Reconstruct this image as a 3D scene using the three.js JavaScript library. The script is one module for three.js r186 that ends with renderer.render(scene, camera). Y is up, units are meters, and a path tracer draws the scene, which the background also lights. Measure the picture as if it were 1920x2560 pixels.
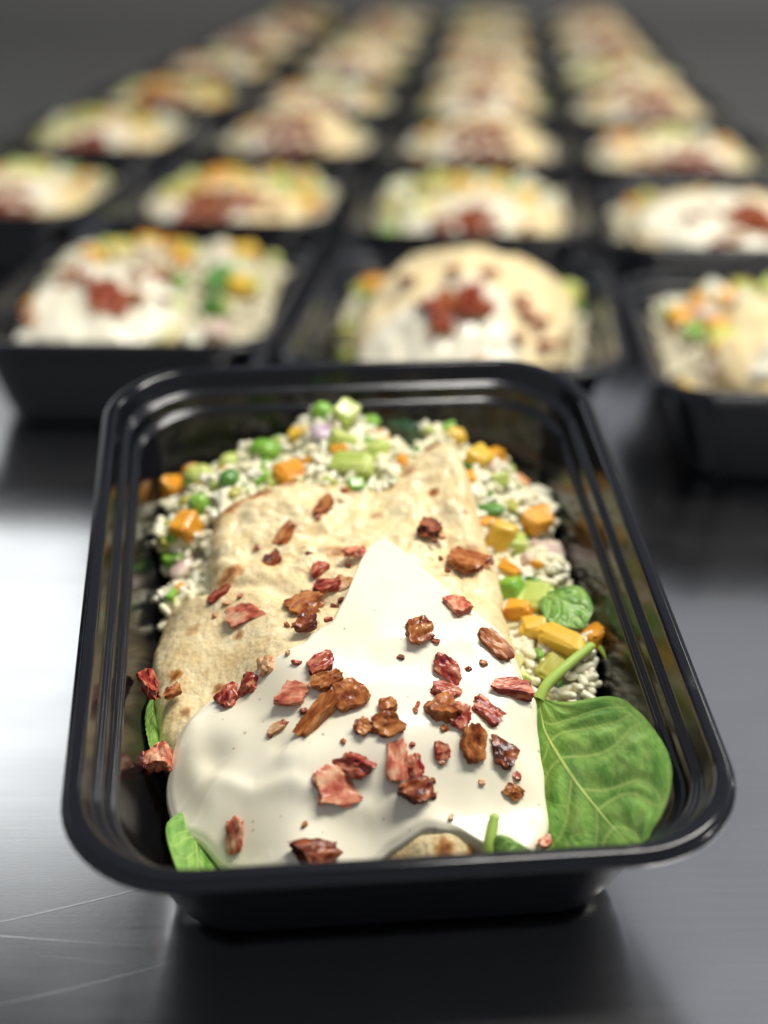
import * as THREE from 'three';
import { ImprovedNoise } from 'three/addons/math/ImprovedNoise.js';
import { mergeGeometries, mergeVertices, toCreasedNormals } from 'three/addons/utils/BufferGeometryUtils.js';
import { RoundedBoxGeometry } from 'three/addons/geometries/RoundedBoxGeometry.js';
import { RectAreaLightUniformsLib } from 'three/addons/lights/RectAreaLightUniformsLib.js';

// ---------------------------------------------------------------- camera, exposure, light
const scene = new THREE.Scene();
scene.background = new THREE.Color(0.235, 0.245, 0.275);
const camera = new THREE.PerspectiveCamera(38.0, 0.75, 0.02, 30);
camera.position.set(0, 0.2383, 0);
camera.rotation.set(-0.3896, 0, -0.0016);
camera.focus = 0.393;
camera.userData.fStop = 4.7;
scene.add(camera);
const renderer = new THREE.WebGLRenderer({ antialias: true });
renderer.setSize(768, 1024);
renderer.toneMapping = THREE.LinearToneMapping;
renderer.toneMappingExposure = 1.22;
renderer.shadowMap.enabled = true;
RectAreaLightUniformsLib.init();

const V3 = (x, y, z) => new THREE.Vector3(x, y, z);
const mat = (o) => new THREE.MeshPhysicalMaterial({ side: THREE.DoubleSide, ...o });
const rgb = (r, g, b) => new THREE.Color().setRGB(r, g, b);
const emit = (r, g, b, k) => new THREE.MeshStandardMaterial({ color: 0x000000, emissive: rgb(r, g, b), emissiveIntensity: k });

// ceiling lamps and the window that the steel mirrors
const LAMPS = [[0.78, 1.75, -0.56, 37], [1.75, 1.85, -1.9, 12]];
const WINDOW = { x0: -3.0, x1: -0.66, y0: 1.02, y1: 2.25, z: -3.45, k: 1.0 };

function rng(seed) { let s = seed >>> 0; return () => { s = (s + 0x6D2B79F5) >>> 0; let t = Math.imul(s ^ (s >>> 15), 1 | s); t = (t + Math.imul(t ^ (t >>> 7), 61 | t)) ^ t; return ((t ^ (t >>> 14)) >>> 0) / 4294967296; }; }
const IN = new ImprovedNoise();
const ns = (x, y, z = 0) => IN.noise(x + 31.7, y + 17.3, z + 5.1);
const fbm = (x, y, z = 0, o = 4) => { let a = 0, k = 1, w = 0.5; for (let i = 0; i < o; i++) { a += w * ns(x * k, y * k, z * k + i * 9.1); k *= 2.03; w *= 0.5; } return a; };
const clamp = (x, a = 0, b = 1) => Math.min(b, Math.max(a, x));
const sstep = (a, b, x) => { const t = clamp((x - a) / (b - a)); return t * t * (3 - 2 * t); };
const mix = (a, b, t) => a + (b - a) * t;
const mix3 = (a, b, t) => [mix(a[0], b[0], t), mix(a[1], b[1], t), mix(a[2], b[2], t)];

function shade(o) { o.traverse((c) => { if (c.isMesh) { c.castShadow = true; c.receiveShadow = true; } }); return o; }
function tag(o, label, category, group, kind) { if (label) o.userData.label = label; if (category) o.userData.category = category; if (group) o.userData.group = group; if (kind) o.userData.kind = kind; return o; }
const counts = {};
function numbered(name) { const n = counts[name] ?? 0; counts[name] = n + 1; return n ? `${name}_${String(n).padStart(3, '0')}` : name; }
function mesh(name, geo, m, parent) { const o = new THREE.Mesh(geo, m); o.name = numbered(name); if (parent) parent.add(o); return o; }
function group(name) { const g = new THREE.Group(); g.name = numbered(name); return g; }
function texture(w, h, fn, srgb = true) {
  const d = new Uint8Array(w * h * 4), enc = (v) => { v = clamp(v); return 255 * (srgb ? (v <= 0.0031308 ? 12.92 * v : 1.055 * Math.pow(v, 1 / 2.4) - 0.055) : v); };
  for (let j = 0; j < h; j++) for (let i = 0; i < w; i++) { const c = fn((i + 0.5) / w, (j + 0.5) / h), k = (j * w + i) * 4; d[k] = enc(c[0]); d[k + 1] = enc(c[1]); d[k + 2] = enc(c[2]); d[k + 3] = 255; }
  const t = new THREE.DataTexture(d, w, h); t.magFilter = THREE.LinearFilter; t.minFilter = THREE.LinearMipmapLinearFilter; t.generateMipmaps = true; t.wrapS = t.wrapT = THREE.RepeatWrapping;
  if (srgb) t.colorSpace = THREE.SRGBColorSpace; t.needsUpdate = true; return t;
}
function gridGeo(nu, nv, fn, opt = {}) {           // fn(u, v) -> {p:[x,y,z] mm, uv, c}
  const pos = [], uv = [], col = [], idx = []; let hasC = false;
  for (let j = 0; j <= nv; j++) for (let i = 0; i <= nu; i++) {
    const r = fn(i / nu, j / nv); pos.push(r.p[0] / 1000, r.p[1] / 1000, r.p[2] / 1000); uv.push(...(r.uv ?? [i / nu, j / nv])); if (r.c) { hasC = true; col.push(...r.c); }
  }
  for (let j = 0; j < nv; j++) for (let i = 0; i < nu; i++) { const a = j * (nu + 1) + i, b = a + 1, c = a + nu + 1, d = c + 1; opt.flip ? idx.push(a, b, c, b, d, c) : idx.push(a, c, b, b, c, d); }
  const g = new THREE.BufferGeometry(); g.setAttribute('position', new THREE.Float32BufferAttribute(pos, 3)); g.setAttribute('uv', new THREE.Float32BufferAttribute(uv, 2)); if (hasC) g.setAttribute('color', new THREE.Float32BufferAttribute(col, 3)); g.setIndex(idx);
  g.computeVertexNormals();
  if (opt.wrap) { const n = g.attributes.normal; for (let j = 0; j <= nv; j++) { const a = j * (nu + 1), b = a + nu; const x = V3(n.getX(a) + n.getX(b), n.getY(a) + n.getY(b), n.getZ(a) + n.getZ(b)).normalize(); n.setXYZ(a, x.x, x.y, x.z); n.setXYZ(b, x.x, x.y, x.z); } }
  return g;
}

// ---------------------------------------------------------------- materials
const scratchRough = texture(1024, 1024, (u, v) => { let r = 0.20 + 0.08 * fbm(u * 6, v * 6) + 0.02 * ns(u * 8, v * 420); return [r, r, r]; }, false);
const steelBump = (() => {
  const N = 2048, a = new Float32Array(N * N), R = rng(5);
  for (let j = 0; j < N; j++) for (let i = 0; i < N; i++) a[j * N + i] = 0.5 + 0.015 * ns(i * 0.012, j * 0.55) + 0.03 * ns(i * 0.3, j * 0.3, 8);
  for (let k = 0; k < 130; k++) {
    let x = R() * N, y = R() * N, th = R() < 0.4 ? (R() - 0.5) * 0.5 : R() * 6.28, L = 60 + R() * 620, cur = (R() - 0.5) * 0.002, dep = (0.08 + 0.42 * R() * R()) * (R() < 0.6 ? -1 : 1);
    for (let s = 0; s < L; s++) { x += Math.cos(th); y += Math.sin(th); th += cur; const i = ((Math.round(x) % N) + N) % N, j = ((Math.round(y) % N) + N) % N; a[j * N + i] += dep * Math.sin(Math.PI * s / L); }
  }
  return texture(N, N, (u, v) => { const c = a[Math.floor(v * N) * N + Math.floor(u * N)]; return [c, c, c]; }, false);
})();
const steelTint = texture(512, 512, (u, v) => { const k = 0.70 + 0.07 * fbm(u * 5, v * 5, 2) + 0.015 * ns(u * 10, v * 240); return [k, k * 0.995, k * 0.985]; });
const M = {};
M.steel = mat({ metalness: 1, roughness: 1, map: steelTint, roughnessMap: scratchRough, bumpMap: steelBump, bumpScale: 0.00007 });
M.plastic = mat({ color: rgb(0.004, 0.0045, 0.007), roughness: 1, roughnessMap: texture(512, 512, (u, v) => { const r = 0.17 + 0.08 * sstep(0.05, 0.5, fbm(u * 9, v * 9, 4)) + 0.05 * ns(u * 80, v * 80); return [r, r, r]; }, false) });
M.plasticRim = mat({ color: rgb(0.004, 0.0045, 0.007), roughness: 1, roughnessMap: texture(1024, 256, (u, v) => { const r = 0.11 + 0.14 * sstep(0.12, 0.5, fbm(u * 60, v * 5, 1)) + 0.03 * ns(u * 900, v * 30); return [r, r, r]; }, false), bumpMap: texture(1024, 256, (u, v) => { const r = 0.5 + 0.4 * fbm(u * 90, v * 6, 7); return [r, r, r]; }, false), bumpScale: 0.00002 });
M.panel = mat({ color: rgb(0.13, 0.127, 0.12), roughness: 0.7 });
M.wall = mat({ color: rgb(0.11, 0.105, 0.10), roughness: 0.8 });

// ---------------------------------------------------------------- table, wall, window, lamps
{
  const t = group('steel_table');
  const X0 = -1.45, X1 = 1.15, Z0 = -3.12, Z1 = 0.42, w = X1 - X0, d = Z1 - Z0;
  const top = new RoundedBoxGeometry(w, 0.04, d, 4, 0.008); top.translate((X0 + X1) / 2, -0.02, (Z0 + Z1) / 2);
  const p = top.attributes.position, uv = top.attributes.uv; for (let i = 0; i < p.count; i++) uv.setXY(i, p.getX(i) / 0.42, p.getZ(i) / 0.42);
  mesh('table_top', top, M.steel, t);
  for (const [x, z] of [[X0 + 0.08, Z0 + 0.08], [X1 - 0.08, Z0 + 0.08], [X0 + 0.08, Z1 - 0.08], [X1 - 0.08, Z1 - 0.08]]) { const l = new THREE.CylinderGeometry(0.02, 0.02, 0.86, 16); l.translate(x, -0.47, z); mesh('leg', l, M.steel, t); }
  tag(t, 'long brushed stainless steel table with fine scratches under all the trays', 'table'); scene.add(shade(t));

  const s = new THREE.Shape(); s.moveTo(-3.9, -0.9); s.lineTo(-0.42, -0.9); s.lineTo(-0.42, 3.4); s.lineTo(-3.9, 3.4); s.closePath();
  const W = WINDOW, h = new THREE.Path(); h.moveTo(W.x0, W.y0); h.lineTo(W.x0, W.y1); h.lineTo(W.x1, W.y1); h.lineTo(W.x1, W.y0); h.closePath(); s.holes.push(h);
  const g = new THREE.ExtrudeGeometry(s, { depth: 0.15, bevelEnabled: false }); g.translate(0, 0, W.z - 0.15);
  const wall = mesh('back_wall', g, M.wall); tag(wall, null, null, null, 'structure'); scene.add(shade(wall));

  const pn = new RoundedBoxGeometry(3.9, 1.42, 0.03, 2, 0.006); pn.translate(0.45, -0.19, -3.22); const panel = mesh('back_panel', pn, M.panel); tag(panel, null, null, null, 'structure'); scene.add(shade(panel));

  const win = group('window'), cx = (W.x0 + W.x1) / 2, cy = (W.y0 + W.y1) / 2, ww = W.x1 - W.x0, hh = W.y1 - W.y0, fm = mat({ color: rgb(0.5, 0.5, 0.5), roughness: 0.4 });
  const bar = (x, y, a, b) => { const k = new RoundedBoxGeometry(a, b, 0.06, 2, 0.006); k.translate(x - cx, y - W.y0, 0.03); return k; };
  mesh('frame', mergeGeometries([bar(W.x0 + 0.025, cy, 0.05, hh), bar(W.x1 - 0.025, cy, 0.05, hh), bar(cx, W.y0 + 0.026, ww - 0.104, 0.05), bar(cx, W.y1 - 0.026, ww - 0.104, 0.05)]), fm, win);
  const pane = new THREE.PlaneGeometry(ww - 0.1, hh - 0.1); pane.translate(0, hh / 2, 0.01); mesh('window_pane', pane, emit(0.93, 0.97, 1.0, W.k * 0.5), win);
  win.position.set(cx, W.y0, W.z - 0.1); tag(win, 'wide bright window in the back wall at the left', 'window'); scene.add(win);
  const wl = new THREE.RectAreaLight(rgb(0.93, 0.97, 1.0), W.k, ww - 0.1, hh - 0.1); wl.position.set(cx, cy, W.z - 0.03); wl.lookAt(cx, cy, 5); scene.add(wl);

  LAMPS.forEach(([x, y, z, k], i) => {
    const L = group('ceiling_lamp');
    const body = new RoundedBoxGeometry(1.26, 0.06, 0.34, 3, 0.01); body.translate(0, 0.035, 0); mesh('housing', body, fm, L);
    const dif = new THREE.PlaneGeometry(1.2, 0.28); dif.rotateX(Math.PI / 2); mesh('light_diffuser', dif, emit(1, 0.96, 0.9, k * 0.1), L);
    L.position.set(x, y, z); tag(L, i ? 'long ceiling lamp above the far trays' : 'long ceiling lamp above the front tray', 'lamp'); scene.add(L);
    const r = new THREE.RectAreaLight(rgb(1, 0.965, 0.90), k, 1.2, 0.28); r.position.set(x, y - 0.012, z); r.lookAt(x, -5, z); scene.add(r);
  });
}

// ---------------------------------------------------------------- the black tray
const OUT = { a: 80, b: 111, r: 29 };
function ring(d, n = 12) {                       // rounded rectangle d mm inside the rim
  const a = OUT.a - d, b = OUT.b - d, r = Math.max(5, OUT.r - 0.42 * d), pts = [];
  [[a - r, b - r, 0], [-(a - r), b - r, 90], [-(a - r), -(b - r), 180], [a - r, -(b - r), 270]].forEach(([cx, cz, t0]) => { for (let i = 0; i <= n; i++) { const t = (t0 + 90 * i / n) * Math.PI / 180; pts.push([cx + r * Math.cos(t), cz + r * Math.sin(t)]); } });
  pts.push(pts[0]); return pts;
}
function loft(profile) {
  const rings = profile.map(([d]) => ring(d)), n = rings[0].length; let len = [0];
  for (let i = 1; i < profile.length; i++) len.push(len[i - 1] + Math.hypot(profile[i][0] - profile[i - 1][0], profile[i][1] - profile[i - 1][1]));
  const per = [0]; for (let i = 1; i < n; i++) per.push(per[i - 1] + Math.hypot(rings[0][i][0] - rings[0][i - 1][0], rings[0][i][1] - rings[0][i - 1][1]));
  return gridGeo(n - 1, profile.length - 1, (u, v) => { const i = Math.round(u * (n - 1)), j = Math.round(v * (profile.length - 1)), q = rings[j][i]; return { p: [q[0], profile[j][1], q[1]], uv: [per[i] / per[n - 1], len[j] / 60] }; }, { wrap: true, flip: true });
}
function smoothProfile(pts, rad = 0.45) {        // round every corner of a profile
  const out = [pts[0]];
  for (let i = 1; i < pts.length - 1; i++) {
    const [ax, ay] = pts[i - 1], [bx, by] = pts[i], [cx, cy] = pts[i + 1], l1 = Math.hypot(ax - bx, ay - by), l2 = Math.hypot(cx - bx, cy - by), r = Math.min(pts[i][2] ?? rad, l1 * 0.48, l2 * 0.48);
    const p = [bx + (ax - bx) * r / l1, by + (ay - by) * r / l1], q = [bx + (cx - bx) * r / l2, by + (cy - by) * r / l2];
    for (let k = 0; k <= 4; k++) { const t = k / 4; out.push([(1 - t) * (1 - t) * p[0] + 2 * t * (1 - t) * bx + t * t * q[0], (1 - t) * (1 - t) * p[1] + 2 * t * (1 - t) * by + t * t * q[1]]); }
  }
  out.push(pts[pts.length - 1]); return out;
}
const rimGeo = loft(smoothProfile([[5.2, 46.6], [2.0, 46.4], [1.4, 44.2], [0.5, 44.0], [0, 45.4, 0.6], [0.4, 46.4, 0.5], [1.2, 46.7, 0.3], [1.7, 47.9, 0.5], [4.2, 48.1, 0.6], [4.9, 47.4, 0.5], [5.2, 46.6]], 0.5));
const bowlGeo = loft(smoothProfile([[5.2, 46.6], [5.9, 42.4], [8.0, 41.7], [8.8, 37.6], [11.2, 36.8], [20.9, 5.5, 5], [26.5, 1.0, 3], [40, 0.9], [70, 0.9], [79.99, 0.9], [79.99, 0.0], [70, 0.0], [28, 0.3], [25.2, 0.0], [22.2, 2.2, 3], [11.9, 36.2], [9.7, 37.0], [8.9, 41.2], [6.7, 42.0], [5.2, 46.6]], 0.8));
function makeTray() { const t = group('meal_tray'); mesh('rim', rimGeo, M.plasticRim, t); mesh('bowl', bowlGeo, M.plastic, t); return t; }

// front tray frame: leaning, back end raised
const FQ = new THREE.Quaternion().setFromEuler(new THREE.Euler(0.2433, 0.0954, 0, 'YXZ'));
const FP = V3(0, 0, -0.086).applyQuaternion(FQ).add(V3(0.0037, 0, -0.3086));
const put = (o, x = 0, y = 0, z = 0, q) => { o.position.set(x / 1000, y / 1000, z / 1000).applyQuaternion(FQ).add(FP); o.quaternion.copy(FQ); if (q) o.quaternion.multiply(q); scene.add(shade(o)); return o; };
const eul = (x, y, z) => new THREE.Quaternion().setFromEuler(new THREE.Euler(x, y, z, 'YXZ'));
put(tag(makeTray(), 'glossy black plastic meal tray leaning in front, nearest the viewer', 'tray', null));
{ // the low dish that props up its back
  const prof = [[0, 0.030], [0.026, 0.030], [0.028, 0.029], [0.036, 0.002], [0.038, 0]].map(([r, y]) => new THREE.Vector2(r, y));
  const g = new THREE.LatheGeometry(prof, 40), o = mesh('upturned_dish', g, M.plastic); o.position.set(-0.008, 0, -0.425); tag(o, 'small upturned black dish under the back of the front tray', 'dish'); scene.add(shade(o));
}

// ---------------------------------------------------------------- food heights in the front tray (mm, z toward the viewer)
const HC = [[-42, -36, 38], [-20, -40, 42], [5, -44, 43], [27, -58, 46], [30, -40, 45], [40, -25, 39], [38, 5, 38], [-45, -10, 38], [-58, 15, 27], [-50, 10, 34], [-55, 35, 25], [-30, 0, 42], [0, -15, 44], [0, 15, 46], [-20, 30, 43], [20, 20, 44], [34, 40, 38], [-45, 45, 33], [-54, 50, 24], [-58, 60, 12], [-40, 65, 27], [-20, 60, 36], [0, 55, 40], [20, 55, 38], [33, 60, 30], [37, 78, 19], [-45, 80, 13], [-20, 78, 26], [-10, 88, 16], [10, 74, 29], [12, 81, 24], [25, 80, 22], [0, 94, 12], [-62, 0, 24], [45, 60, 20], [46, 40, 27]];
const HR = [[-67, -60, 8], [-67, -30, 8], [-67, 0, 6], [67, -40, 10], [67, -10, 10], [0, -99, 24], [-5, -88, 43], [-30, -83, 34], [30, -85, 38], [-47, -80, 25], [47, -80, 26], [-62, -74, 20], [62, -70, 18], [-45, -96, 4], [-60, -88, 4], [-30, -98, 12], [45, -96, 5], [62, -86, 4], [28, -98, 18], [-60, -50, 28], [-40, -60, 35], [0, -60, 40], [40, -60, 37], [58, -50, 29], [60, -20, 27], [55, 10, 24], [50, 30, 19], [-60, -20, 24], [-62, 5, 16], [-60, 40, 8], [55, 60, 5], [0, 0, 26], [0, 60, 8], [-40, 30, 10], [40, 80, 4], [-40, 80, 4]];
const rbf = (C, x, z, s = 12) => { let a = 0, b = 0; for (const [cx, cz, y] of C) { const w = Math.pow(1 + ((cx - x) ** 2 + (cz - z) ** 2) / (s * s), -3); a += w * y; b += w; } return a / b; };
const RINGS = [[0, 0], [5.5, 0], [2.75, 4.76], [-2.75, 4.76], [-5.5, 0], [-2.75, -4.76], [2.75, -4.76]];
const baseTop = (x, z) => { let a = 0; for (const [i, j] of RINGS) a += rbf(HC, x + i, z + j); return a / 7; };
const gau = (x, z, cx, cz, s) => Math.exp(-((x - cx) ** 2 + (z - cz) ** 2) / (2 * s * s));
const segD = (x, z, P) => { let m = 1e9; for (let i = 0; i + 1 < P.length; i++) { const [ax, az] = P[i], [bx, bz] = P[i + 1], dx = bx - ax, dz = bz - az, t = clamp(((x - ax) * dx + (z - az) * dz) / (dx * dx + dz * dz)); m = Math.min(m, Math.hypot(x - ax - t * dx, z - az - t * dz)); } return m; };
const gd = (d, s) => Math.exp(-d * d / (2 * s * s));
const CREST = [[-44, 60], [-36, 66], [-26, 67], [-18, 72], [-6, 74], [4, 71]], LEFTRIDGE = [[-51, 42], [-52, 52], [-47, 62]];
const FOLD = [[27, -60], [29, -42], [32, -14], [33, 6]], DIP = [[6, -54], [2, -34], [-8, -20]], FURROW = [[-46, -22], [-30, -20], [-14, -26]];
const CREASE = [[-46, -8], [-30, -2], [-18, 8], [-10, 12]];
const sauceTop = (x, z) => baseTop(x, z) + 1.3 + 0.3 * ns(x * 0.05, z * 0.05, 2) + 0.12 * ns(x * 0.17, z * 0.17, 6) + 1.0 * gd(segD(x, z, CREST), 1.8) + 1.1 * gd(segD(x, z, LEFTRIDGE), 2.5) - 2.0 * gau(x, z, -45, 53, 3.0) - 0.8 * gau(x, z, -28, 56, 2.2) + 0.8 * gau(x, z, -27, 60, 2.0) - 0.9 * gau(x, z, 14, 76, 4) + 0.8 * gau(x, z, 33, 78, 3.4);
const chickTop = (x, z) => {
  const lobe = sstep(-14, 2, z - 0.35 * (x + 30)) , rough = 1 - 0.7 * lobe;
  return baseTop(x, z) - 1.0 + 3.4 * rough * fbm(x * 0.09, z * 0.11, 3, 2) + 1.6 * rough * fbm(x * 0.24, z * 0.26, 9, 3) + 0.35 * ns(x * 0.11, z * 0.11, 7) - 2.1 * gd(segD(x, z, CREASE), 1.8) + 2.6 * gd(segD(x, z, FOLD), 4.5) - 3.0 * gd(segD(x, z, DIP), 5) + 2.4 * gau(x, z, -27, -40, 8) - 1.4 * gd(segD(x, z, FURROW), 2.2);
};
const riceTop = (x, z) => rbf(HR, x, z) + 1.6 * ns(x * 0.12, z * 0.12, 4);
function polarCap(outline, C, top, o) {            // a cap over a star-shaped outline with a rolled edge that runs down its side
  const N = o.n ?? 360, cum = [0]; const P = outline.map(([x, z]) => [Math.atan2(z - C[1], x - C[0]), Math.hypot(x - C[0], z - C[1])]).sort((a, b) => a[0] - b[0]);
  const R = (th) => { let i = P.findIndex((q) => q[0] > th), b = P[i < 0 ? 0 : i], a = P[(i < 0 ? P.length : i || P.length) - 1]; let ta = a[0], tb = b[0]; if (i === 0) ta -= 2 * Math.PI; if (i < 0) tb += 2 * Math.PI; let t = (th - ta) / (tb - ta || 1); return mix(a[1], b[1], t); };
  const raw = []; for (let i = 0; i < N; i++) raw.push(R(-Math.PI + 2 * Math.PI * (i + 0.5) / N)); let sm = raw.map((v, i) => v + (o.jag ?? 0) * (ns(i * 0.055, v * 0.02, 3) + 0.5 * ns(i * 0.16, 4, 1))); const K = o.smooth ?? 3;
  for (let k = 0; k < K; k++) sm = sm.map((v, i) => (sm[(i + N - 1) % N] + 2 * v + sm[(i + 1) % N]) / 4);
  const inner = o.inner ?? 110, edge = 12, side = o.side ? 8 : 0, e = o.e, rows = inner + edge + side;
  return gridGeo(N, rows, (u, v) => {
    const i = Math.round(u * N) % N, j = Math.round(v * rows), th = -Math.PI + 2 * Math.PI * (i + 0.5) / N, rr = sm[i]; let rad, drop = 0;
    if (j <= inner) { rad = (rr - e) * Math.pow(j / inner, 0.8); } else if (j <= inner + edge) { const t = (j - inner) / edge * Math.PI / 2; rad = rr - e + e * Math.sin(t); drop = (o.ey ?? e) * (1 - Math.cos(t)); } else { const t = (j - inner - edge) / side; rad = rr - o.inset * t * t; drop = (o.ey ?? e) + t * o.side; }
    const x = C[0] + rad * Math.cos(th), z = C[1] + rad * Math.sin(th), q = Math.min(rad, rr - e * 0.4), xs = C[0] + q * Math.cos(th), zs = C[1] + q * Math.sin(th);
    const wob = j > inner ? (o.wob ?? 0) * fbm(x * 0.2, z * 0.2, 5) : 0;
    const y = Math.max(o.floor ?? 2, top(xs, zs) - drop);
    return { p: [x + wob * Math.cos(th), y, z + wob * Math.sin(th)], uv: [(x + 90) / 180, (z + 110) / 220] };
  }, { wrap: true, flip: true });
}
const SAUCE = [[3.5, -17], [-1, -10.6], [-5.5, 3.7], [-8.7, 11.6], [-12.4, 19.4], [-20.3, 27.2], [-27.9, 31.1], [-32.8, 31.4], [-40.5, 30.4], [-48.1, 33.3], [-52.9, 39.5], [-55.3, 45.2], [-56.5, 51], [-58.5, 53.6], [-58.3, 57.9], [-55, 66], [-48.4, 73.2], [-43.9, 77.7], [-34.8, 84.6], [-19.2, 88.6], [-7.5, 84.8], [-2.7, 82], [1.4, 80.3], [5.5, 79.1], [11.2, 78.9], [16.4, 79.8], [18.8, 83.3], [22, 85.6], [32.6, 85.4], [36.5, 81.8], [38.5, 75.9], [38.6, 68.1], [40, 56.6], [40.2, 48], [40.4, 41.3], [37.5, 39.7], [36.9, 32.1], [35.4, 24.8], [30.5, 21.9], [24.8, 16.1], [19.7, 6.4], [13, -3.9], [7.3, -13.4]];
const CHICK = [[-42.3, -49.1], [-33.6, -51.9], [-24.9, -53], [-10.4, -53.4], [1, -51.8], [8.3, -52.6], [16.2, -58.2], [23.6, -65.6], [31.1, -65.7], [33.9, -53.8], [35.2, -36.6], [36.1, -26.1], [36.8, -16.9], [36.8, 5.5], [37.4, 18.2], [38.5, 28.5], [39.4, 39.9], [39, 49.8], [37.5, 63.5], [35.5, 74.1], [27, 85.3], [3.9, 88.4], [-19.1, 86.8], [-41.7, 74.1], [-52.5, 59.9], [-55.8, 50.4], [-57.4, 43.9], [-60, 37.4], [-61.5, 25.8], [-62.7, 13.7], [-62.4, -0.8], [-59.1, -9.4], [-53.4, -8.6], [-46.5, -8], [-45.2, -15.4], [-45.9, -28.8], [-45.2, -39.7]];
const SPOTS = [[-40, -42, 3.0, 1], [-31, -45, 3.6, 1], [-36, -44, 2.0, 0.9], [-40, -11, 3.4, 0.85], [24, -60, 3.2, 0.85], [22, -38, 1.8, 1], [-56, 20, 1.8, 1], [-38, 14, 1.4, 0.7], [-44, 28, 1.5, 0.8], [-9, -13, 3.4, 0.7], [16, -51, 2.6, 0.6], [8, -47, 3, 0.5], [11, 83, 2.2, 0.9], [18, 84, 1.8, 0.8], [7, 86, 1.6, 0.8], [-51, 6, 2.0, 0.4], [31, -13, 2, 0.6], [-22, -48, 2.6, 0.6], [4, -33, 2.2, 0.4], [-53, 33, 1.5, 0.6], [30, -28, 1.4, 0.6]];
const R1 = rng(11), specks = []; for (let i = 0; i < 460; i++) specks.push([R1() * 180 - 90, R1() * 220 - 110, 0.2 + R1() * R1() * 0.5, R1()]);
const speckAt = (() => { const cell = new Map(); for (const s of specks) for (let i = -1; i <= 1; i++) for (let j = -1; j <= 1; j++) { const k = (Math.floor(s[0] / 4) + i) * 1000 + Math.floor(s[1] / 4) + j; (cell.get(k) ?? cell.set(k, []).get(k)).push(s); } return (x, z) => { let m = 0; for (const s of cell.get(Math.floor(x / 4) * 1000 + Math.floor(z / 4)) ?? []) { const d = Math.hypot((x - s[0]) * (0.7 + 0.6 * s[3]), z - s[1]) + 0.12 * ns(x * 3, z * 3); if (d < s[2]) m = Math.max(m, sstep(s[2], s[2] * 0.6, d) * (0.4 + 0.6 * s[3])); } return m; }; })();
const sauceMap = texture(1024, 1024, (u, v) => { const x = u * 180 - 90, z = v * 220 - 110, k = 0.5 + 0.9 * fbm(x * 0.05, z * 0.05, 1), s = speckAt(x, z); let c = mix3([0.85, 0.785, 0.58], [0.88, 0.83, 0.66], clamp(k)); c = mix3(c, [0.22, 0.17, 0.10], 0.8 * s); return c; });
const chickMap = texture(1024, 1024, (u, v) => {
  const x = u * 180 - 90, z = v * 220 - 110; let c = mix3([0.80, 0.60, 0.29], [0.87, 0.75, 0.46], clamp(0.5 + 1.5 * fbm(x * 0.15, z * 0.15, 2)));
  const gold = sstep(0.16, 0.46, fbm(x * 0.3, z * 0.3, 12)); c = mix3(c, [0.70, 0.44, 0.15], 0.4 * gold);
  const pore = sstep(0.22, 0.45, ns(x * 0.9, z * 0.9, 4)); c = mix3(c, [0.62, 0.42, 0.17], 0.35 * pore);
  for (const [sx, sz, r, k] of SPOTS) { const d0 = Math.hypot(x - sx, z - sz) / r; if (d0 > 2.2) continue; const d = d0 + 0.7 * fbm(x * 0.5, z * 0.5, sx); if (d < 1.5) { c = mix3(c, [0.52, 0.22, 0.05], k * sstep(1.35, 0.75, d)); c = mix3(c, [0.19, 0.055, 0.015], k * 0.85 * sstep(0.8, 0.3, d)); } }
  const s = speckAt(x + 37, z - 12); return mix3(c, [0.15, 0.11, 0.06], 0.75 * s);
});
const chickBump = texture(1024, 1024, (u, v) => { const x = u * 180 - 90, z = v * 220 - 110, k = 0.5 + 0.5 * fbm(x * 0.5, z * 0.5, 2, 4); return [k, k, k]; }, false);
M.sauce = mat({ map: sauceMap, clearcoat: 0.5, clearcoatRoughness: 0.05, roughness: 0.3, ior: 1.4 });
M.chicken = mat({ map: chickMap, bumpMap: chickBump, bumpScale: 0.0007, clearcoat: 0.25, clearcoatRoughness: 0.15, roughness: 0.4, ior: 1.4 });
const recentre = (g) => { g.computeBoundingBox(); const b = g.boundingBox, c = [(b.min.x + b.max.x) / 2, b.min.y, (b.min.z + b.max.z) / 2]; g.translate(-c[0], -c[1], -c[2]); return c.map((v) => v * 1000); };
function putGeo(name, g, m, q) { const c = recentre(g); return put(mesh(name, g, m), ...c); }

tag(putGeo('chicken_breast', polarCap(CHICK, [-8, 15], chickTop, { e: 9, side: 34, inset: 5, n: 420, inner: 130, wob: 1.2, smooth: 6, floor: 3 }), M.chicken), 'pale seared chicken breast with browned spots under the cream sauce in the front tray', 'chicken');
tag(putGeo('cream_sauce', polarCap(SAUCE, [-4, 45], sauceTop, { e: 2.4, ey: 2.6, side: 3, inset: 1.4, n: 480, inner: 150, smooth: 16, jag: 1.6 }), M.sauce), 'thick off-white cream sauce poured over the chicken in the front tray', 'sauce');

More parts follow.
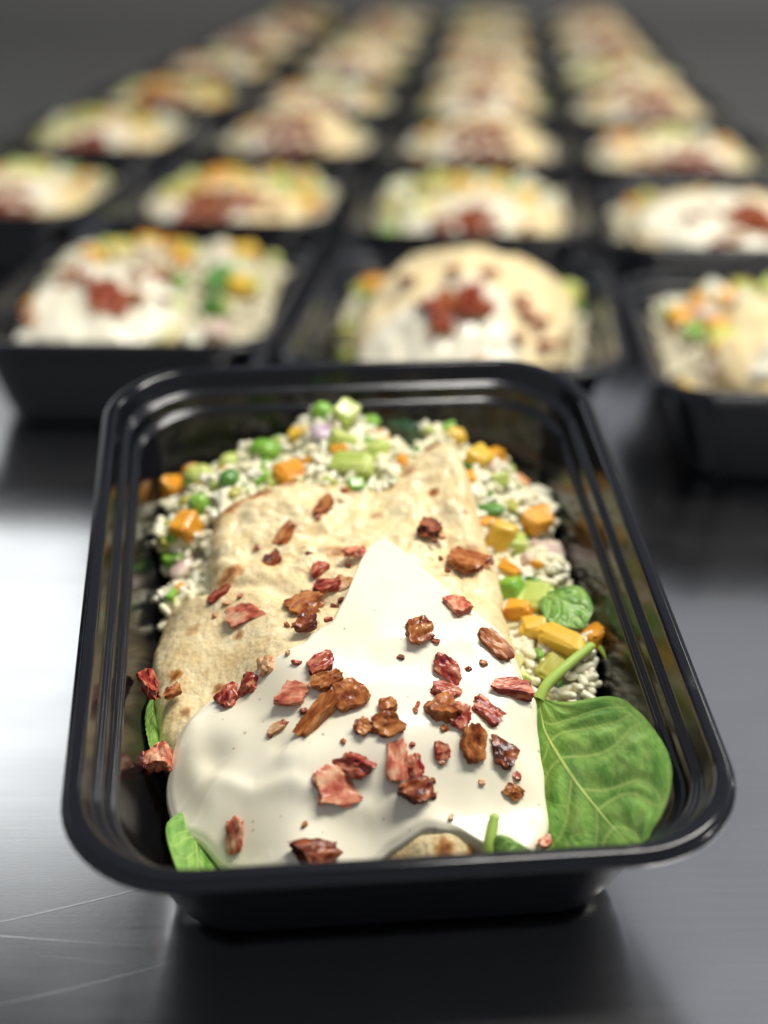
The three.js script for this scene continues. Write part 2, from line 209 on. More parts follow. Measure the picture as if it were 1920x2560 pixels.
// ---------------------------------------------------------------- rice
const riceTex = texture(256, 256, (u, v) => { const k = 0.5 + fbm(u * 7, v * 7, 3); return mix3([0.42, 0.36, 0.22], [0.62, 0.57, 0.42], clamp(k)); });
M.riceBed = mat({ map: riceTex, roughness: 0.7 });
M.grain = mat({ color: 0xffffff, roughness: 0.32 });
const wallAt = (y) => y > 42.5 ? 74.2 : y > 37.8 ? 71.2 : 58 + clamp((y - 6) / 30) * 10;   // half width of the bowl at that height
function inBowl(x, z, y, pad) { const w = wallAt(y) - pad, l = w + 31, r = y > 37.8 ? 24.5 : 22.6, ax = Math.abs(x) - (w - r), az = Math.abs(z) - (l - r); return Math.hypot(Math.max(ax, 0), Math.max(az, 0)) <= r; }
const grainGeo = (() => { const g = new THREE.CapsuleGeometry(0.00122, 0.0035, 4, 8); const p = g.attributes.position; for (let i = 0; i < p.count; i++) { const y = p.getY(i); p.setX(i, p.getX(i) * (1 - 0.25 * (y / 0.003) ** 2) + 5 * y * y); } g.computeVertexNormals(); return g; })();
function riceGroup(top, inside, nGrain, seed, bedDrop) {
  const g = group('rice_salad'), R = rng(seed);
  const bed = gridGeo(56, 84, (u, v) => { let x = -66 + 132 * u, z = -98 + 196 * v; let y = top(x, z) - bedDrop; for (let k = 0; k < 30 && !inBowl(x, z, Math.max(y, 3), 1.2); k++) { x *= 0.98; z *= 0.985; y = Math.min(y, top(x, z) - bedDrop); } return { p: [x, Math.max(2, y + 1.5 * ns(x * 0.3, z * 0.3, 2)), z], uv: [x / 60, z / 60] }; });
  mesh('rice_bed', bed, M.riceBed, g);
  const list = []; let guard = 0;
  while (list.length < nGrain && guard++ < nGrain * 30) {
    const x = -65 + 130 * R(), z = -98 + 196 * R(), y = top(x, z); if (!inside(x, z, y) || !inBowl(x, z, y, 2)) continue;
    list.push([x, y - 2.4 + 4.2 * R(), z]);
  }
  const im = new THREE.InstancedMesh(grainGeo, M.grain, list.length); im.name = numbered('rice_grains'); im.userData.kind = 'stuff';
  const m4 = new THREE.Matrix4(), c = new THREE.Color();
  list.forEach(([x, y, z], i) => { const q = new THREE.Quaternion().setFromEuler(new THREE.Euler(0, R() * 6.28, Math.PI / 2 + (R() - 0.5) * 1.2, 'YXZ')), s = 0.85 + 0.4 * R(); m4.compose(V3(x / 1000, y / 1000, z / 1000), q, V3(s, s * (0.8 + 0.4 * R()), s)); im.setMatrixAt(i, m4); const t = R(); c.setRGB(0.78 + 0.08 * t, 0.73 + 0.1 * t, 0.46 + 0.2 * t); if (R() < 0.05) c.setRGB(0.66, 0.62, 0.34); im.setColorAt(i, c); });
  g.add(im); return g;
}
const underChicken = (x, z) => x > -40 && x < 33 && z > -44 && z < 90;
const frontRice = riceGroup(riceTop, (x, z, y) => !underChicken(x, z) && z < 30, 2500, 21, 3.2);
tag(put(frontRice), 'mound of rice salad with diced vegetables behind the chicken in the front tray', 'rice');

// ---------------------------------------------------------------- diced vegetables
const lump = (g, a, f, seed) => { const p = g.attributes.position; for (let i = 0; i < p.count; i++) { const x = p.getX(i), y = p.getY(i), z = p.getZ(i), n = 1 + a * fbm(x * f + seed, y * f, z * f, 2) * 2; p.setXYZ(i, x * n, y * n, z * n); } g.computeVertexNormals(); return g; };
function tint(g, fn) { const p = g.attributes.position, c = []; for (let i = 0; i < p.count; i++) c.push(...fn(p.getX(i), p.getY(i), p.getZ(i))); g.setAttribute('color', new THREE.Float32BufferAttribute(c, 3)); return g; }
const COL = { green: [[0.14, 0.36, 0.03], [0.30, 0.52, 0.07]], lime: [[0.42, 0.52, 0.09], [0.62, 0.66, 0.22]], orange: [[0.72, 0.27, 0.015], [0.82, 0.42, 0.03]], yellow: [[0.70, 0.42, 0.03], [0.75, 0.52, 0.08]], mauve: [[0.42, 0.28, 0.38], [0.66, 0.55, 0.58]], onion: [[0.60, 0.42, 0.36], [0.76, 0.66, 0.50]], dark: [[0.008, 0.03, 0.012], [0.03, 0.09, 0.03]], leaf: [[0.05, 0.17, 0.02], [0.12, 0.30, 0.04]], white: [[0.66, 0.64, 0.48], [0.76, 0.74, 0.58]], salmon: [[0.72, 0.30, 0.10], [0.80, 0.45, 0.22]], olive: [[0.36, 0.34, 0.04], [0.50, 0.48, 0.10]] };
function vegGeo(shape, w, h, l, col, seed, low = false) {
  let g; const [A, B] = COL[col];
  if (shape === 'bean') { g = new THREE.SphereGeometry(0.5, low ? 10 : 28, low ? 8 : 20); const p = g.attributes.position; for (let i = 0; i < p.count; i++) { const x = p.getX(i), y = p.getY(i), z = p.getZ(i); p.setXYZ(i, x, y * (1 - 0.10 * Math.exp(-x * x * 60)), z * (1 + 0.12 * x)); } lump(g, 0.09, 3, seed); }
  else if (shape === 'dice') { g = new RoundedBoxGeometry(1, 1, 1, low ? 2 : 6, 0.24); const p = g.attributes.position; for (let i = 0; i < p.count; i++) { const x = p.getX(i), y = p.getY(i), z = p.getZ(i); const q = Math.sin(seed * 12.9), r = Math.sin(seed * 7.7); p.setXYZ(i, x * (1 + 0.35 * q * z + 0.2 * r * y), y * (1 + 0.3 * r * x), z * (1 - 0.3 * q * y)); } lump(g, 0.2, 3.0, seed); }
  else if (shape === 'shard') { g = new THREE.SphereGeometry(0.5, 28, 18); const p = g.attributes.position; for (let i = 0; i < p.count; i++) { const x = p.getX(i), y = p.getY(i), z = p.getZ(i); p.setXYZ(i, x, y + 0.7 * x * x - 0.15, z); } lump(g, 0.09, 2.5, seed); }
  else { g = new THREE.ConeGeometry(0.5, 1, 14, 8); lump(g, 0.12, 3, seed); }
  tint(g, (x, y, z) => mix3(A, B, clamp(0.45 + 2.4 * fbm(x * 3.4 + seed, y * 3.4, z * 3.4, 4) + 0.5 * ns(x * 13, y * 13, z * 13))));
  g.scale(w / 1000, h / 1000, l / 1000); g.computeVertexNormals(); return g;
}
M.veg = mat({ vertexColors: true, roughness: 0.38, ior: 1.4, clearcoat: 0.3, clearcoatRoughness: 0.1 });
{ const R = rng(8), parts = []; for (let i = 0; i < 270; i++) { const x = -64 + 128 * R(), z = -94 + 125 * R(), y = riceTop(x, z); if (underChicken(x, z) || !inBowl(x, z, y, 4)) continue; const s = 3.0 + 3.2 * R() * R(), g = vegGeo(R() < 0.5 ? 'dice' : 'shard', s * 1.3, s * 0.7, s, ['orange', 'leaf', 'lime', 'white', 'onion', 'olive', 'green'][Math.floor(R() * 7)], i, true); g.rotateX(R() * 2); g.rotateY(R() * 6); g.translate(x / 1000, (y + 1.6) / 1000, z / 1000); const n = g.index ? g.toNonIndexed() : g; for (const k of Object.keys(n.attributes)) if (!['position', 'normal', 'color'].includes(k)) n.deleteAttribute(k); parts.push(n); }
  mesh('chopped_vegetables', mergeGeometries(parts), M.veg, frontRice).userData.kind = 'stuff'; shade(frontRice); }
const VEG = [ // x, z, shape, colour, w, h, l, lift, label, category
  [-28.2, -77.5, 'bean', 'green', 10, 7.5, 8, 3, 'plump green edamame bean left of the rice peak at the back', 'edamame bean'],
  [-39.6, -78.1, 'bean', 'lime', 8.5, 9, 7.5, 2, 'pale green bean standing between two greener beans on the rice at the back left', 'edamame bean'],
  [-49.9, -75.7, 'bean', 'lime', 11, 10, 9, 2, 'largest yellow-green bean, beside the orange pepper at the far left of the rice', 'edamame bean'],
  [-9.2, -85.6, 'bean', 'green', 7, 7.5, 7, 2, 'round green pea at the very top of the rice mound', 'pea'],
  [-1.8, -82.6, 'dice', 'lime', 8, 7, 7, 2, 'pale yellow-green dice right of the topmost pea', 'cucumber dice'],
  [6, -85.2, 'bean', 'green', 8.5, 5.5, 6, 2, 'flat green bean at the top of the rice left of the dark zucchini', 'edamame bean'],
  [-4.3, -68.6, 'dice', 'lime', 9, 9, 8, 1, 'light yellow cucumber dice just below the mauve onion', 'cucumber dice'],
  [-1.7, -55.9, 'dice', 'lime', 13, 6, 7, 3, 'widest lime cucumber piece right behind the top edge of the chicken', 'cucumber dice'],
  [-49.5, -53, 'bean', 'green', 7, 8.5, 7, 2, 'bright green bean at the left end of the chicken', 'edamame bean'],
  [-40, -58.8, 'bean', 'leaf', 7, 6, 6, 2, 'small dark green pea behind the left corner of the chicken', 'pea'],
  [7, -64.1, 'bean', 'lime', 9, 6.5, 7, 2, 'slanted green bean behind the dip in the chicken edge', 'edamame bean'],
  [-58.2, -78.8, 'dice', 'orange', 10, 8, 8, 2, 'orange pepper dice farthest left at the back of the rice', 'pepper dice'],
  [-52, -82.5, 'dice', 'orange', 6, 6, 6, 4, 'small orange pepper bit perched above the leftmost orange dice', 'pepper dice'],
  [-20.9, -58, 'dice', 'orange', 8.5, 7, 7, 3, 'orange pepper dice touching the top left edge of the chicken', 'pepper dice'],
  [-16.3, -81, 'dice', 'yellow', 7.5, 6, 6, 2, 'yellow-orange pepper dice between the topmost pea and the plump edamame bean', 'pepper dice'],
  [-53.8, -44.5, 'dice', 'orange', 8.5, 8.5, 7, 3, 'bright orange pepper dice on the rice left of the chicken', 'pepper dice'],
  [39.8, -61.8, 'dice', 'yellow', 10, 7, 7, 2, 'yellow-orange pepper dice just right of the chicken peak', 'pepper dice'],
  [48.1, -78.9, 'dice', 'orange', 6, 5, 5, 4, 'small orange pepper dice on the upper right slope of the rice', 'pepper dice'],
  [42.3, -32.9, 'dice', 'yellow', 7, 11, 6, 4, 'tall mustard pepper dice against the right side of the chicken', 'pepper dice'],
  [55.9, -43.4, 'dice', 'orange', 9, 8, 7, 3, 'orange pepper dice leaning on the big pink onion piece', 'pepper dice'],
  [55.5, -70.8, 'dice', 'salmon', 7, 6, 6, 2, 'salmon carrot dice at the right edge of the rice', 'carrot dice'],
  [43.8, -0.8, 'dice', 'orange', 6, 10, 7, 2, 'upright orange pepper strip beside the chicken above the yellow strip', 'pepper strip'],
  [46.8, 6.1, 'dice', 'yellow', 8, 6, 6, 2, 'yellow pepper dice between the cucumber cube and the leaf stem', 'pepper dice'],
  [53, 13.6, 'dice', 'yellow', 13.5, 6, 6.5, 4, 'longest yellow pepper strip touching the tip of the spinach stem', 'pepper strip'],
  [34.3, -79, 'bean', 'yellow', 7.5, 8, 7, 2, 'brownish corn kernel on the rice behind the chicken peak', 'corn kernel'],
  [-9.2, -74.6, 'shard', 'mauve', 7.5, 5, 9, 3, 'mauve red onion shard near the top of the rice', 'onion'],
  [57.8, -33.2, 'shard', 'onion', 12, 8, 11, 4, 'large curved pinkish onion piece at the right edge of the rice', 'onion'],
  [-55.6, -36.2, 'shard', 'onion', 10, 5, 7, 3, 'pinkish onion shard below the bright orange dice on the left', 'onion'],
  [17.6, -79.5, 'dice', 'dark', 10, 9, 8, 2, 'nearly black green zucchini dice at the top of the rice', 'zucchini dice'],
  [40.8, -43.2, 'shard', 'leaf', 9, 4, 8, 2, 'dark green herb piece right of the chicken peak', 'herb'],
  [50.2, -8.5, 'dice', 'lime', 12, 11, 10, 1, 'large pale cucumber cube on the right side of the rice', 'cucumber dice'],
  [42.8, -12.6, 'dice', 'green', 7, 7, 7, 1, 'light green dice tucked between chicken and pale cucumber cube', 'cucumber dice'],
  [47.4, -32.1, 'dice', 'lime', 7, 7, 7, 2, 'yellow-green dice between the mustard pepper and the pink onion', 'cucumber dice'],
  [49.3, 20.9, 'dice', 'olive', 9, 6, 7, 2, 'olive-yellow dice under the longest yellow strip by the stem', 'cucumber dice'],
  [26.6, -91.5, 'cone', 'white', 4, 11, 4, 5, 'pale pointed shard sticking up highest from the rice', 'onion'],
  [64, 10.5, 'dice', 'orange', 7, 6, 6, 1, 'shaded orange dice between the stem and the right tray wall', 'pepper dice'],
  [60.4, -62.8, 'dice', 'white', 8, 8, 7, 2, 'white onion dice at the right end of the rice', 'onion'],
];
VEG.forEach(([x, z, shape, col, w, h, l, lift, label, cat], i) => { const R = rng(100 + i), o = mesh(cat.replace(' ', '_'), vegGeo(shape, w * 1.04, h * 1.0, l * 1.04, col, i * 3.1), M.veg); tag(o, label, cat, null); put(o, x, Math.max(riceTop(x, z), 4) + 1.1 + lift * 0.6, z, eul((R() - 0.5) * 0.7, (R() - 0.5) * 2.2, (R() - 0.5) * 0.7)); });

// ---------------------------------------------------------------- bacon pieces
const BCOL = { r: [[0.17, 0.010, 0.010], [0.38, 0.05, 0.024], [0.60, 0.25, 0.14]], b: [[0.15, 0.026, 0.006], [0.36, 0.105, 0.022], [0.52, 0.22, 0.07]], d: [[0.045, 0.008, 0.005], [0.19, 0.035, 0.012], [0.36, 0.10, 0.025]], p: [[0.38, 0.07, 0.04], [0.60, 0.20, 0.11], [0.74, 0.42, 0.25]], t: [[0.50, 0.22, 0.08], [0.68, 0.38, 0.18], [0.76, 0.52, 0.32]] };
function bitGeo(w, h, l, col, seed, res = 14) {
  w *= 0.87; l *= 0.87; h *= 0.9;
  const g0 = new THREE.BoxGeometry(1, 1, 1, res, res > 8 ? 6 : 3, res); g0.deleteAttribute('uv'); g0.deleteAttribute('normal'); const g = mergeVertices(g0, 1e-4), p = g.attributes.position, R = rng(seed * 77 + 5), sh = (R() - 0.5) * 0.7, tp = (R() - 0.5) * 0.9, tp2 = (R() - 0.5) * 0.6, bend = (R() - 0.5) * 0.9, [A, B, C] = BCOL[col], c = [];
  for (let i = 0; i < p.count; i++) {
    let x = p.getX(i), y = p.getY(i), z = p.getZ(i); const ox = x, oy = y, oz = z, r = Math.hypot(x, z) || 1e-6, sq = Math.max(Math.abs(x), Math.abs(z)); const rd = mix(1, sq / r, 0.5); x *= rd; z *= rd; y *= 1 - 0.5 * sq * sq;
    const e = 1 + 0.55 * fbm(ox * 1.7 + seed, oz * 1.7, oy * 0.8, 3); x *= e; z *= e; x = x * (1 + tp * z) + sh * z; z *= 1 + tp2 * x;
    y += bend * (x * x - 0.08) + 0.45 * fbm(ox * 1.9, oz * 1.9, seed + 3, 2) * (0.6 + oy); const cr = ns(ox * 4.3 + seed, oy * 3, oz * 4.3), c2 = ns(ox * 9 + seed, oy * 7, oz * 9); x *= 1 + 0.18 * cr + 0.03 * c2; z *= 1 + 0.18 * ns(ox * 4.3 + 7, oy * 3, oz * 4.3 + seed) + 0.03 * c2; y += 0.12 * ns(ox * 4.6, seed, oz * 4.6) * (0.6 + oy) + 0.04 * c2;
    p.setXYZ(i, x * w / 1000, y * h / 1000, z * l / 1000);
    const s = fbm(ox * 1.5 + oz * 0.5 + seed * 2.3, oy * 1.6, oz * 2.2, 3) * 1.9 + 0.40 + 0.25 * oy, k = clamp(s + 0.5 * ns(ox * 8 + seed, oy * 8, oz * 8)); c.push(...(k < 0.5 ? mix3(A, B, k * 2) : mix3(B, C, k * 2 - 1)));
  }
  g.setAttribute('color', new THREE.Float32BufferAttribute(c, 3)); return toCreasedNormals(g, 1.15);
}
M.bacon = mat({ vertexColors: true, roughness: 0.27, ior: 1.4 });
const PI = Math.PI;
const BITS = [ // x, z, w, l, h, colour, turn, label
  [-36.7, 8.3, 11, 7.5, 3, 'p', 0.1, 'large pink bacon piece on the smooth left lobe of the chicken'],
  [-44, -2.5, 8, 3.6, 2.2, 'r', 0.2, 'thin reddish bacon strip on the crease at the left of the chicken'],
  [-23.8, -25.4, 4.5, 10, 3, 'b', -0.5, 'long brown bacon strip standing on the rough upper chicken'],
  [-27.9, -13.6, 5.5, 5.5, 3, 'd', 0.3, 'dark bacon piece just below the long brown strip on the upper chicken'],
  [-12, -34.5, 4.5, 9, 3, 'b', -0.7, 'brown bacon sliver closest to the top edge of the chicken'],
  [-14.7, -4.4, 5.5, 4.2, 3, 'r', 0.5, 'small dark red bacon piece above the cluster left of the sauce peak'],
  [-13, 4.2, 9, 5, 3, 'r', -0.35, 'dark red bacon strip in the middle of the cluster left of the sauce peak'],
  [-20.1, 9.6, 10.5, 9, 4.2, 'b', 0.6, 'biggest brown bacon chunk in the cluster left of the sauce peak'],
  [-19.7, 21.2, 6.5, 6, 3.6, 'd', 0.2, 'dark brown bacon piece lowest in the cluster left of the sauce peak'],
  [-8.8, 4.9, 6, 5, 2.2, 't', 0.4, 'pinkish tan bacon fat at the right of the cluster beside the sauce'],
  [-4.9, -7.6, 5.5, 5.5, 2.6, 'p', 0.9, 'mauve pink bacon piece at the left edge of the sauce peak'],
  [18.8, -19.5, 8.5, 7.5, 3.6, 'd', 0.1, 'wedge-shaped red-brown bacon right of the sauce peak'],
  [28, -7.4, 12, 10.5, 3.6, 'b', -0.6, 'largest red-brown bacon slab on the right shoulder of the chicken'],
  [21.7, 17.8, 6.5, 8.5, 3.2, 'p', 0.4, 'reddish pink bacon piece on the right border of the upper sauce'],
  [10, 28, 8, 7.5, 5, 'b', 0.3, 'crumbly brown bacon nugget alone in the upper middle of the sauce'],
  [30.6, 29.4, 12, 6, 3, 'b', -0.75, 'long orange-brown bacon strip slanting down the right edge of the sauce'],
  [16.2, 37.9, 8.5, 6.5, 3.6, 'r', -0.5, 'dark red bacon block right of the sauce centre'],
  [33.2, 42.5, 12, 5.5, 3.6, 'r', -0.1, 'long dark red bacon strip pointing at the base of the spinach leaf'],
  [15.2, 45.3, 8, 5, 3, 'r', -0.4, 'red streaky bacon piece above the brown and red clump'],
  [13.4, 52, 9, 8, 5, 'b', 0.2, 'brown crusted half of the clump right of centre on the sauce'],
  [17.5, 54, 7, 7, 4, 'r', 0.9, 'dark red half of the clump right of centre on the sauce'],
  [25.2, 51.1, 9, 6, 3, 'r', -0.6, 'flat red bacon piece between the clump and the leaf'],
  [20.6, 61.2, 7, 10, 4.4, 'b', -0.2, 'tall golden brown bacon piece below the clump'],
  [28.2, 62.1, 7, 7.5, 4, 'd', -0.3, 'dark marbled bacon piece nearest the leaf midrib'],
  [12.2, 62.5, 4.2, 5.2, 2.6, 'r', 0.1, 'small bright red bacon bit alone left of the tall brown piece'],
  [30, 69.4, 5.5, 4, 2.6, 'b', -0.5, 'small orange-brown bacon bit low on the right of the sauce'],
  [-0.5, 51.2, 5.4, 4.8, 3.4, 'b', 0.3, 'small olive-brown bacon bit at the top of the central chain'],
  [-7.2, 56.9, 5, 5, 3, 'b', 0.6, 'small brown bacon bit left of the central chain'],
  [-1, 57.3, 8, 7, 3.6, 'b', 0.2, 'brown-pink bacon piece second from the top of the central chain'],
  [0.4, 65.5, 6, 11, 4, 'p', 0.1, 'long pink and brown bacon strip in the central chain'],
  [4.6, 66, 5, 6, 3.4, 'r', 0.4, 'dark red bacon bit tucked right of the long central strip'],
  [5.2, 71.6, 9, 6.6, 4, 'd', 0.5, 'dark brown bacon piece at the bottom of the central chain'],
  [-16.8, 37.2, 8, 5.5, 3.4, 'r', 0.4, 'dark red bacon piece at the top of the big brown pile'],
  [-15.2, 42, 9, 5, 4, 'b', 0.3, 'curled brown bacon bit in the middle of the big brown pile'],
  [-10.6, 46.6, 10.5, 9, 5, 'b', 0.4, 'broad brown bacon chunk right in the big brown pile'],
  [-18.6, 51, 14, 5.4, 4.6, 'b', 0.75, 'longest golden bacon strip slanting at the foot of the big brown pile'],
  [-41.1, 36.2, 7, 7, 4, 'r', 0.5, 'jagged dark red bacon piece left on the sauce, leftmost of the red pair'],
  [-35.4, 35.4, 5.5, 6, 3.6, 'r', -0.1, 'square dark red bacon piece, right one of the red pair'],
  [-31.1, 33, 5, 5.6, 3, 't', 0.1, 'tan triangular bacon bit at the upper left edge of the sauce'],
  [-24.5, 43.4, 8.5, 7, 3.4, 'p', -0.3, 'pink marbled bacon piece between the red pair and the brown pile'],
  [-29, 50.7, 5.4, 3, 1.8, 't', 0.1, 'thin tan bacon crumb below the pink marbled piece'],
  [-15.5, 69, 11, 11, 3.4, 'p', 0.2, 'largest pink-tan bacon slice low in the middle of the sauce'],
  [-10.1, 65.6, 9.5, 6.5, 4, 'r', -0.5, 'crimson bacon piece lying on the large pink-tan slice'],
  [-40.4, 74, 5.6, 9.5, 3, 'p', 0, 'upright pink bacon piece at the front left of the sauce'],
  [-20.8, 84, 12, 7, 4, 'd', 0.1, 'dark red bacon piece closest to the front rim'],
  [-62.3, 28.3, 5, 12, 4, 'r', 0.45, 'long red bacon strip leaning at the left wall of the tray', 31],
  [-56.3, 27.7, 5.5, 3.4, 2.6, 'b', 0.5, 'small brown bacon bit on the left flank of the chicken'],
  [-59.2, 48.3, 6, 8, 5, 'p', -0.2, 'pink-brown bacon chunk hanging at the left edge of the sauce', 24],
  [-63.2, 46.8, 4, 7, 4, 'r', 0.2, 'shaded dark red bacon piece against the left tray wall', 20],
  [36.2, 82.5, 4, 3, 2, 'p', 0.4, 'tiny pink bacon bit at the lower right corner of the sauce'],
];
BITS.forEach(([x, z, w, l, h, col, turn, label, y], i) => {
  const R = rng(900 + i), f = z < 20 && x < -6 && !(x > -6) ? chickTop : sauceTop, top = y ?? Math.max(f(x, z), chickTop(x, z));
  const e = 1.5, nx = -(sauceTop(x + e, z) - sauceTop(x - e, z)) / (2 * e), nz = -(sauceTop(x, z + e) - sauceTop(x, z - e)) / (2 * e), q = y ? new THREE.Quaternion() : new THREE.Quaternion().setFromUnitVectors(V3(0, 1, 0), V3(nx, 1, nz).normalize());
  q.multiply(eul((R() - 0.5) * 0.5, turn, (R() - 0.5) * 0.5)); const o = mesh('bacon_bit', bitGeo(w, h, l, col, i + 1), M.bacon); tag(o, label, 'bacon bit'); put(o, x, top + h * 0.16, z, q);
});
{ const R = rng(31), parts = []; for (let i = 0; i < 60; i++) { const b = BITS[Math.floor(R() * 43)], x = b[0] + (R() - 0.5) * 17, z = b[1] + (R() - 0.5) * 17, f = z < 20 && x < -6 ? chickTop : sauceTop; if (z > 80 || x > 33 || x < -50) continue; const g = bitGeo(1.2 + 1.8 * R(), 0.9 + 0.8 * R(), 1 + 1.4 * R(), 'rbbdt'[Math.floor(R() * 5)], 700 + i, 4); g.rotateY(R() * 6); g.translate(x / 1000, (Math.max(f(x, z), chickTop(x, z)) + 0.25) / 1000, z / 1000); parts.push(g); }
  tag(putGeo('bacon_crumbs', mergeGeometries(parts), M.bacon), 'tiny bacon crumbs scattered over the chicken and sauce in the front tray', 'bacon crumbs', null, 'stuff'); }

// ---------------------------------------------------------------- spinach leaves
const polyAt = (P, t) => { const L = [0]; for (let i = 1; i < P.length; i++) L.push(L[i - 1] + Math.hypot(P[i][0] - P[i - 1][0], P[i][1] - P[i - 1][1], P[i][2] - P[i - 1][2])); const d = t * L[L.length - 1]; let i = 1; while (i < P.length - 1 && L[i] < d) i++; const k = (d - L[i - 1]) / (L[i] - L[i - 1]), Q = [P[i - 2] ?? P[i - 1], P[i - 1], P[i], P[i + 1] ?? P[i]]; return [0, 1, 2].map((c) => { const [a, b, e, f] = Q.map((q) => q[c]); return 0.5 * (2 * b + (e - a) * k + (2 * a - 5 * b + 4 * e - f) * k * k + (3 * b - a - 3 * e + f) * k * k * k); }); };
const VEINS = []; for (const s of [-1, 1]) for (let i = 0; i < 6; i++) { const u0 = 0.06 + i * 0.145 + (s > 0 ? 0.03 : 0), pts = []; for (let k = 0; k <= 10; k++) { const t = k / 10; pts.push([u0 + (0.2 + 0.1 * Math.sin(i * 2.3 + s)) * t + 0.03 * Math.sin(t * 6 + i * 2 + s), s * (t * 0.93 + 0.02 * Math.sin(t * 9 + i))]); } VEINS.push([pts, 1]); for (const [t0, dir] of [[3, -1], [5, 1], [6, -1]]) { const a = pts[t0], b = []; for (let k = 0; k <= 6; k++) b.push([a[0] + dir * 0.016 * k + 0.006 * Math.sin(k * 1.7 + i), a[1] + s * 0.035 * k]); VEINS.push([b, 0.5]); } }
const VS = VEINS.map(([p, k]) => [p.map((q) => [q[0] * 1.15, q[1]]), k, p[0][0], p[4][1]]);
const veinAt = (u, v) => { let m = 0, l = 0; const md = Math.abs(v); m = Math.max(m, sstep(0.035 * (1.15 - u), 0.012 * (1.15 - u), md)); for (const [p, k, u0, side] of VS) { if (u < u0 - 0.12 || u > u0 + 0.42 || side * v < -0.001) continue; const d = segD(u * 1.15, v, p); m = Math.max(m, k * 0.42 * sstep(0.012 * k + 0.004, 0.003, d) * (1 - 0.6 * Math.abs(v))); l = Math.max(l, k * gd(d, 0.045)); } return [m, l]; };
const VN = 420, veinGrid = new Float32Array(VN * VN * 2); for (let j = 0; j < VN; j++) for (let i = 0; i < VN; i++) { const [m, l] = veinAt((i + 0.5) / VN, (j + 0.5) / VN * 2 - 1); veinGrid[(j * VN + i) * 2] = m; veinGrid[(j * VN + i) * 2 + 1] = l; }
const veinPick = (u, v, c) => veinGrid[(clamp(Math.floor((v * 0.5 + 0.5) * VN), 0, VN - 1) * VN + clamp(Math.floor(u * VN), 0, VN - 1)) * 2 + c];
const leafMap = texture(VN, VN, (u, v) => { const s = v * 2 - 1, m = veinPick(u, s, 0), k = clamp(0.5 + 1.5 * fbm(u * 6, s * 4, 2) + 0.35 * ns(u * 40, s * 30)); let c = mix3([0.10, 0.25, 0.04], [0.27, 0.46, 0.10], k); return mix3(c, [0.58, 0.70, 0.22], 0.95 * m); });
const leafBump = texture(VN, VN, (u, v) => { const s = v * 2 - 1, k = 0.55 + 0.25 * fbm(u * 26, s * 18, 3) - 0.35 * veinPick(u, s, 0); return [k, k, k]; }, false);
M.leaf = mat({ map: leafMap, bumpMap: leafBump, bumpScale: 0.0003, roughness: 0.29, ior: 1.42 });
M.stem = mat({ color: rgb(0.36, 0.52, 0.10), roughness: 0.4, ior: 1.42 });
function leafGeo(mid, left, right, puff = 2.0) {
  return gridGeo(90, 90, (u, v) => { const s = v * 2 - 1, m = polyAt(mid, u), e = polyAt(s < 0 ? left : right, u), t = Math.abs(s), p = [0, 1, 2].map((c) => mix(m[c], e[c], t)); const lift = puff * (0.5 - veinPick(u, s, 1)) * Math.sin(PI * Math.min(t * 1.02, 1)) * Math.sin(PI * u) + 0.9 * fbm(u * 4, s * 3, mid[0][0]) * t; const n = [-0.3, 1, 0.2]; const P = [p[0] + n[0] * lift, p[1] + n[1] * lift + 1.2 * t * (1 - t), p[2] + n[2] * lift]; for (let k = 0; k < 60 && !inBowl(P[0], P[2], Math.min(P[1], 44), 0.15); k++) { P[0] -= 0.25 * Math.sign(P[0]) * (Math.abs(P[0]) > 56 ? 1 : 0); P[2] -= Math.abs(P[2]) > 86 ? 0.25 * Math.sign(P[2]) : 0; } return { p: P, uv: [u, v] }; });
}
const tube = (pts, r0, r1, seg = 24) => { const c = new THREE.CatmullRomCurve3(pts.map((p) => V3(p[0] / 1000, p[1] / 1000, p[2] / 1000))), g = new THREE.TubeGeometry(c, seg, r0 / 1000, 12, false), p = g.attributes.position, ctr = V3(); for (let i = 0; i < p.count; i++) { const t = Math.floor(i / 13) / seg; c.getPointAt(t, ctr); const k = mix(1, r1 / r0, t); p.setXYZ(i, ctr.x + (p.getX(i) - ctr.x) * k, ctr.y + (p.getY(i) - ctr.y) * k, ctr.z + (p.getZ(i) - ctr.z) * k); } g.computeVertexNormals(); const e = new THREE.SphereGeometry(r1 / 1000, 12, 8); e.scale(1, 0.6, 1); const q = pts[pts.length - 1]; e.translate(q[0] / 1000, q[1] / 1000, q[2] / 1000); return mergeGeometries([g.toNonIndexed(), e.toNonIndexed()].map((x) => x)); };
function leafThing(label, mid, left, right, m, stem, puff) {
  const g = group('spinach_leaf'), L = leafGeo(mid, left, right, puff), c = mid[0]; L.translate(-c[0] / 1000, -c[1] / 1000, -c[2] / 1000); mesh('blade', L, m, g);
  if (stem) { const t = tube(stem, 1.6, 1.35); t.translate(-c[0] / 1000, -c[1] / 1000, -c[2] / 1000); mesh('stem', t, M.stem, g); }
  tag(g, label, 'spinach leaf'); put(g, ...c); return g;
}
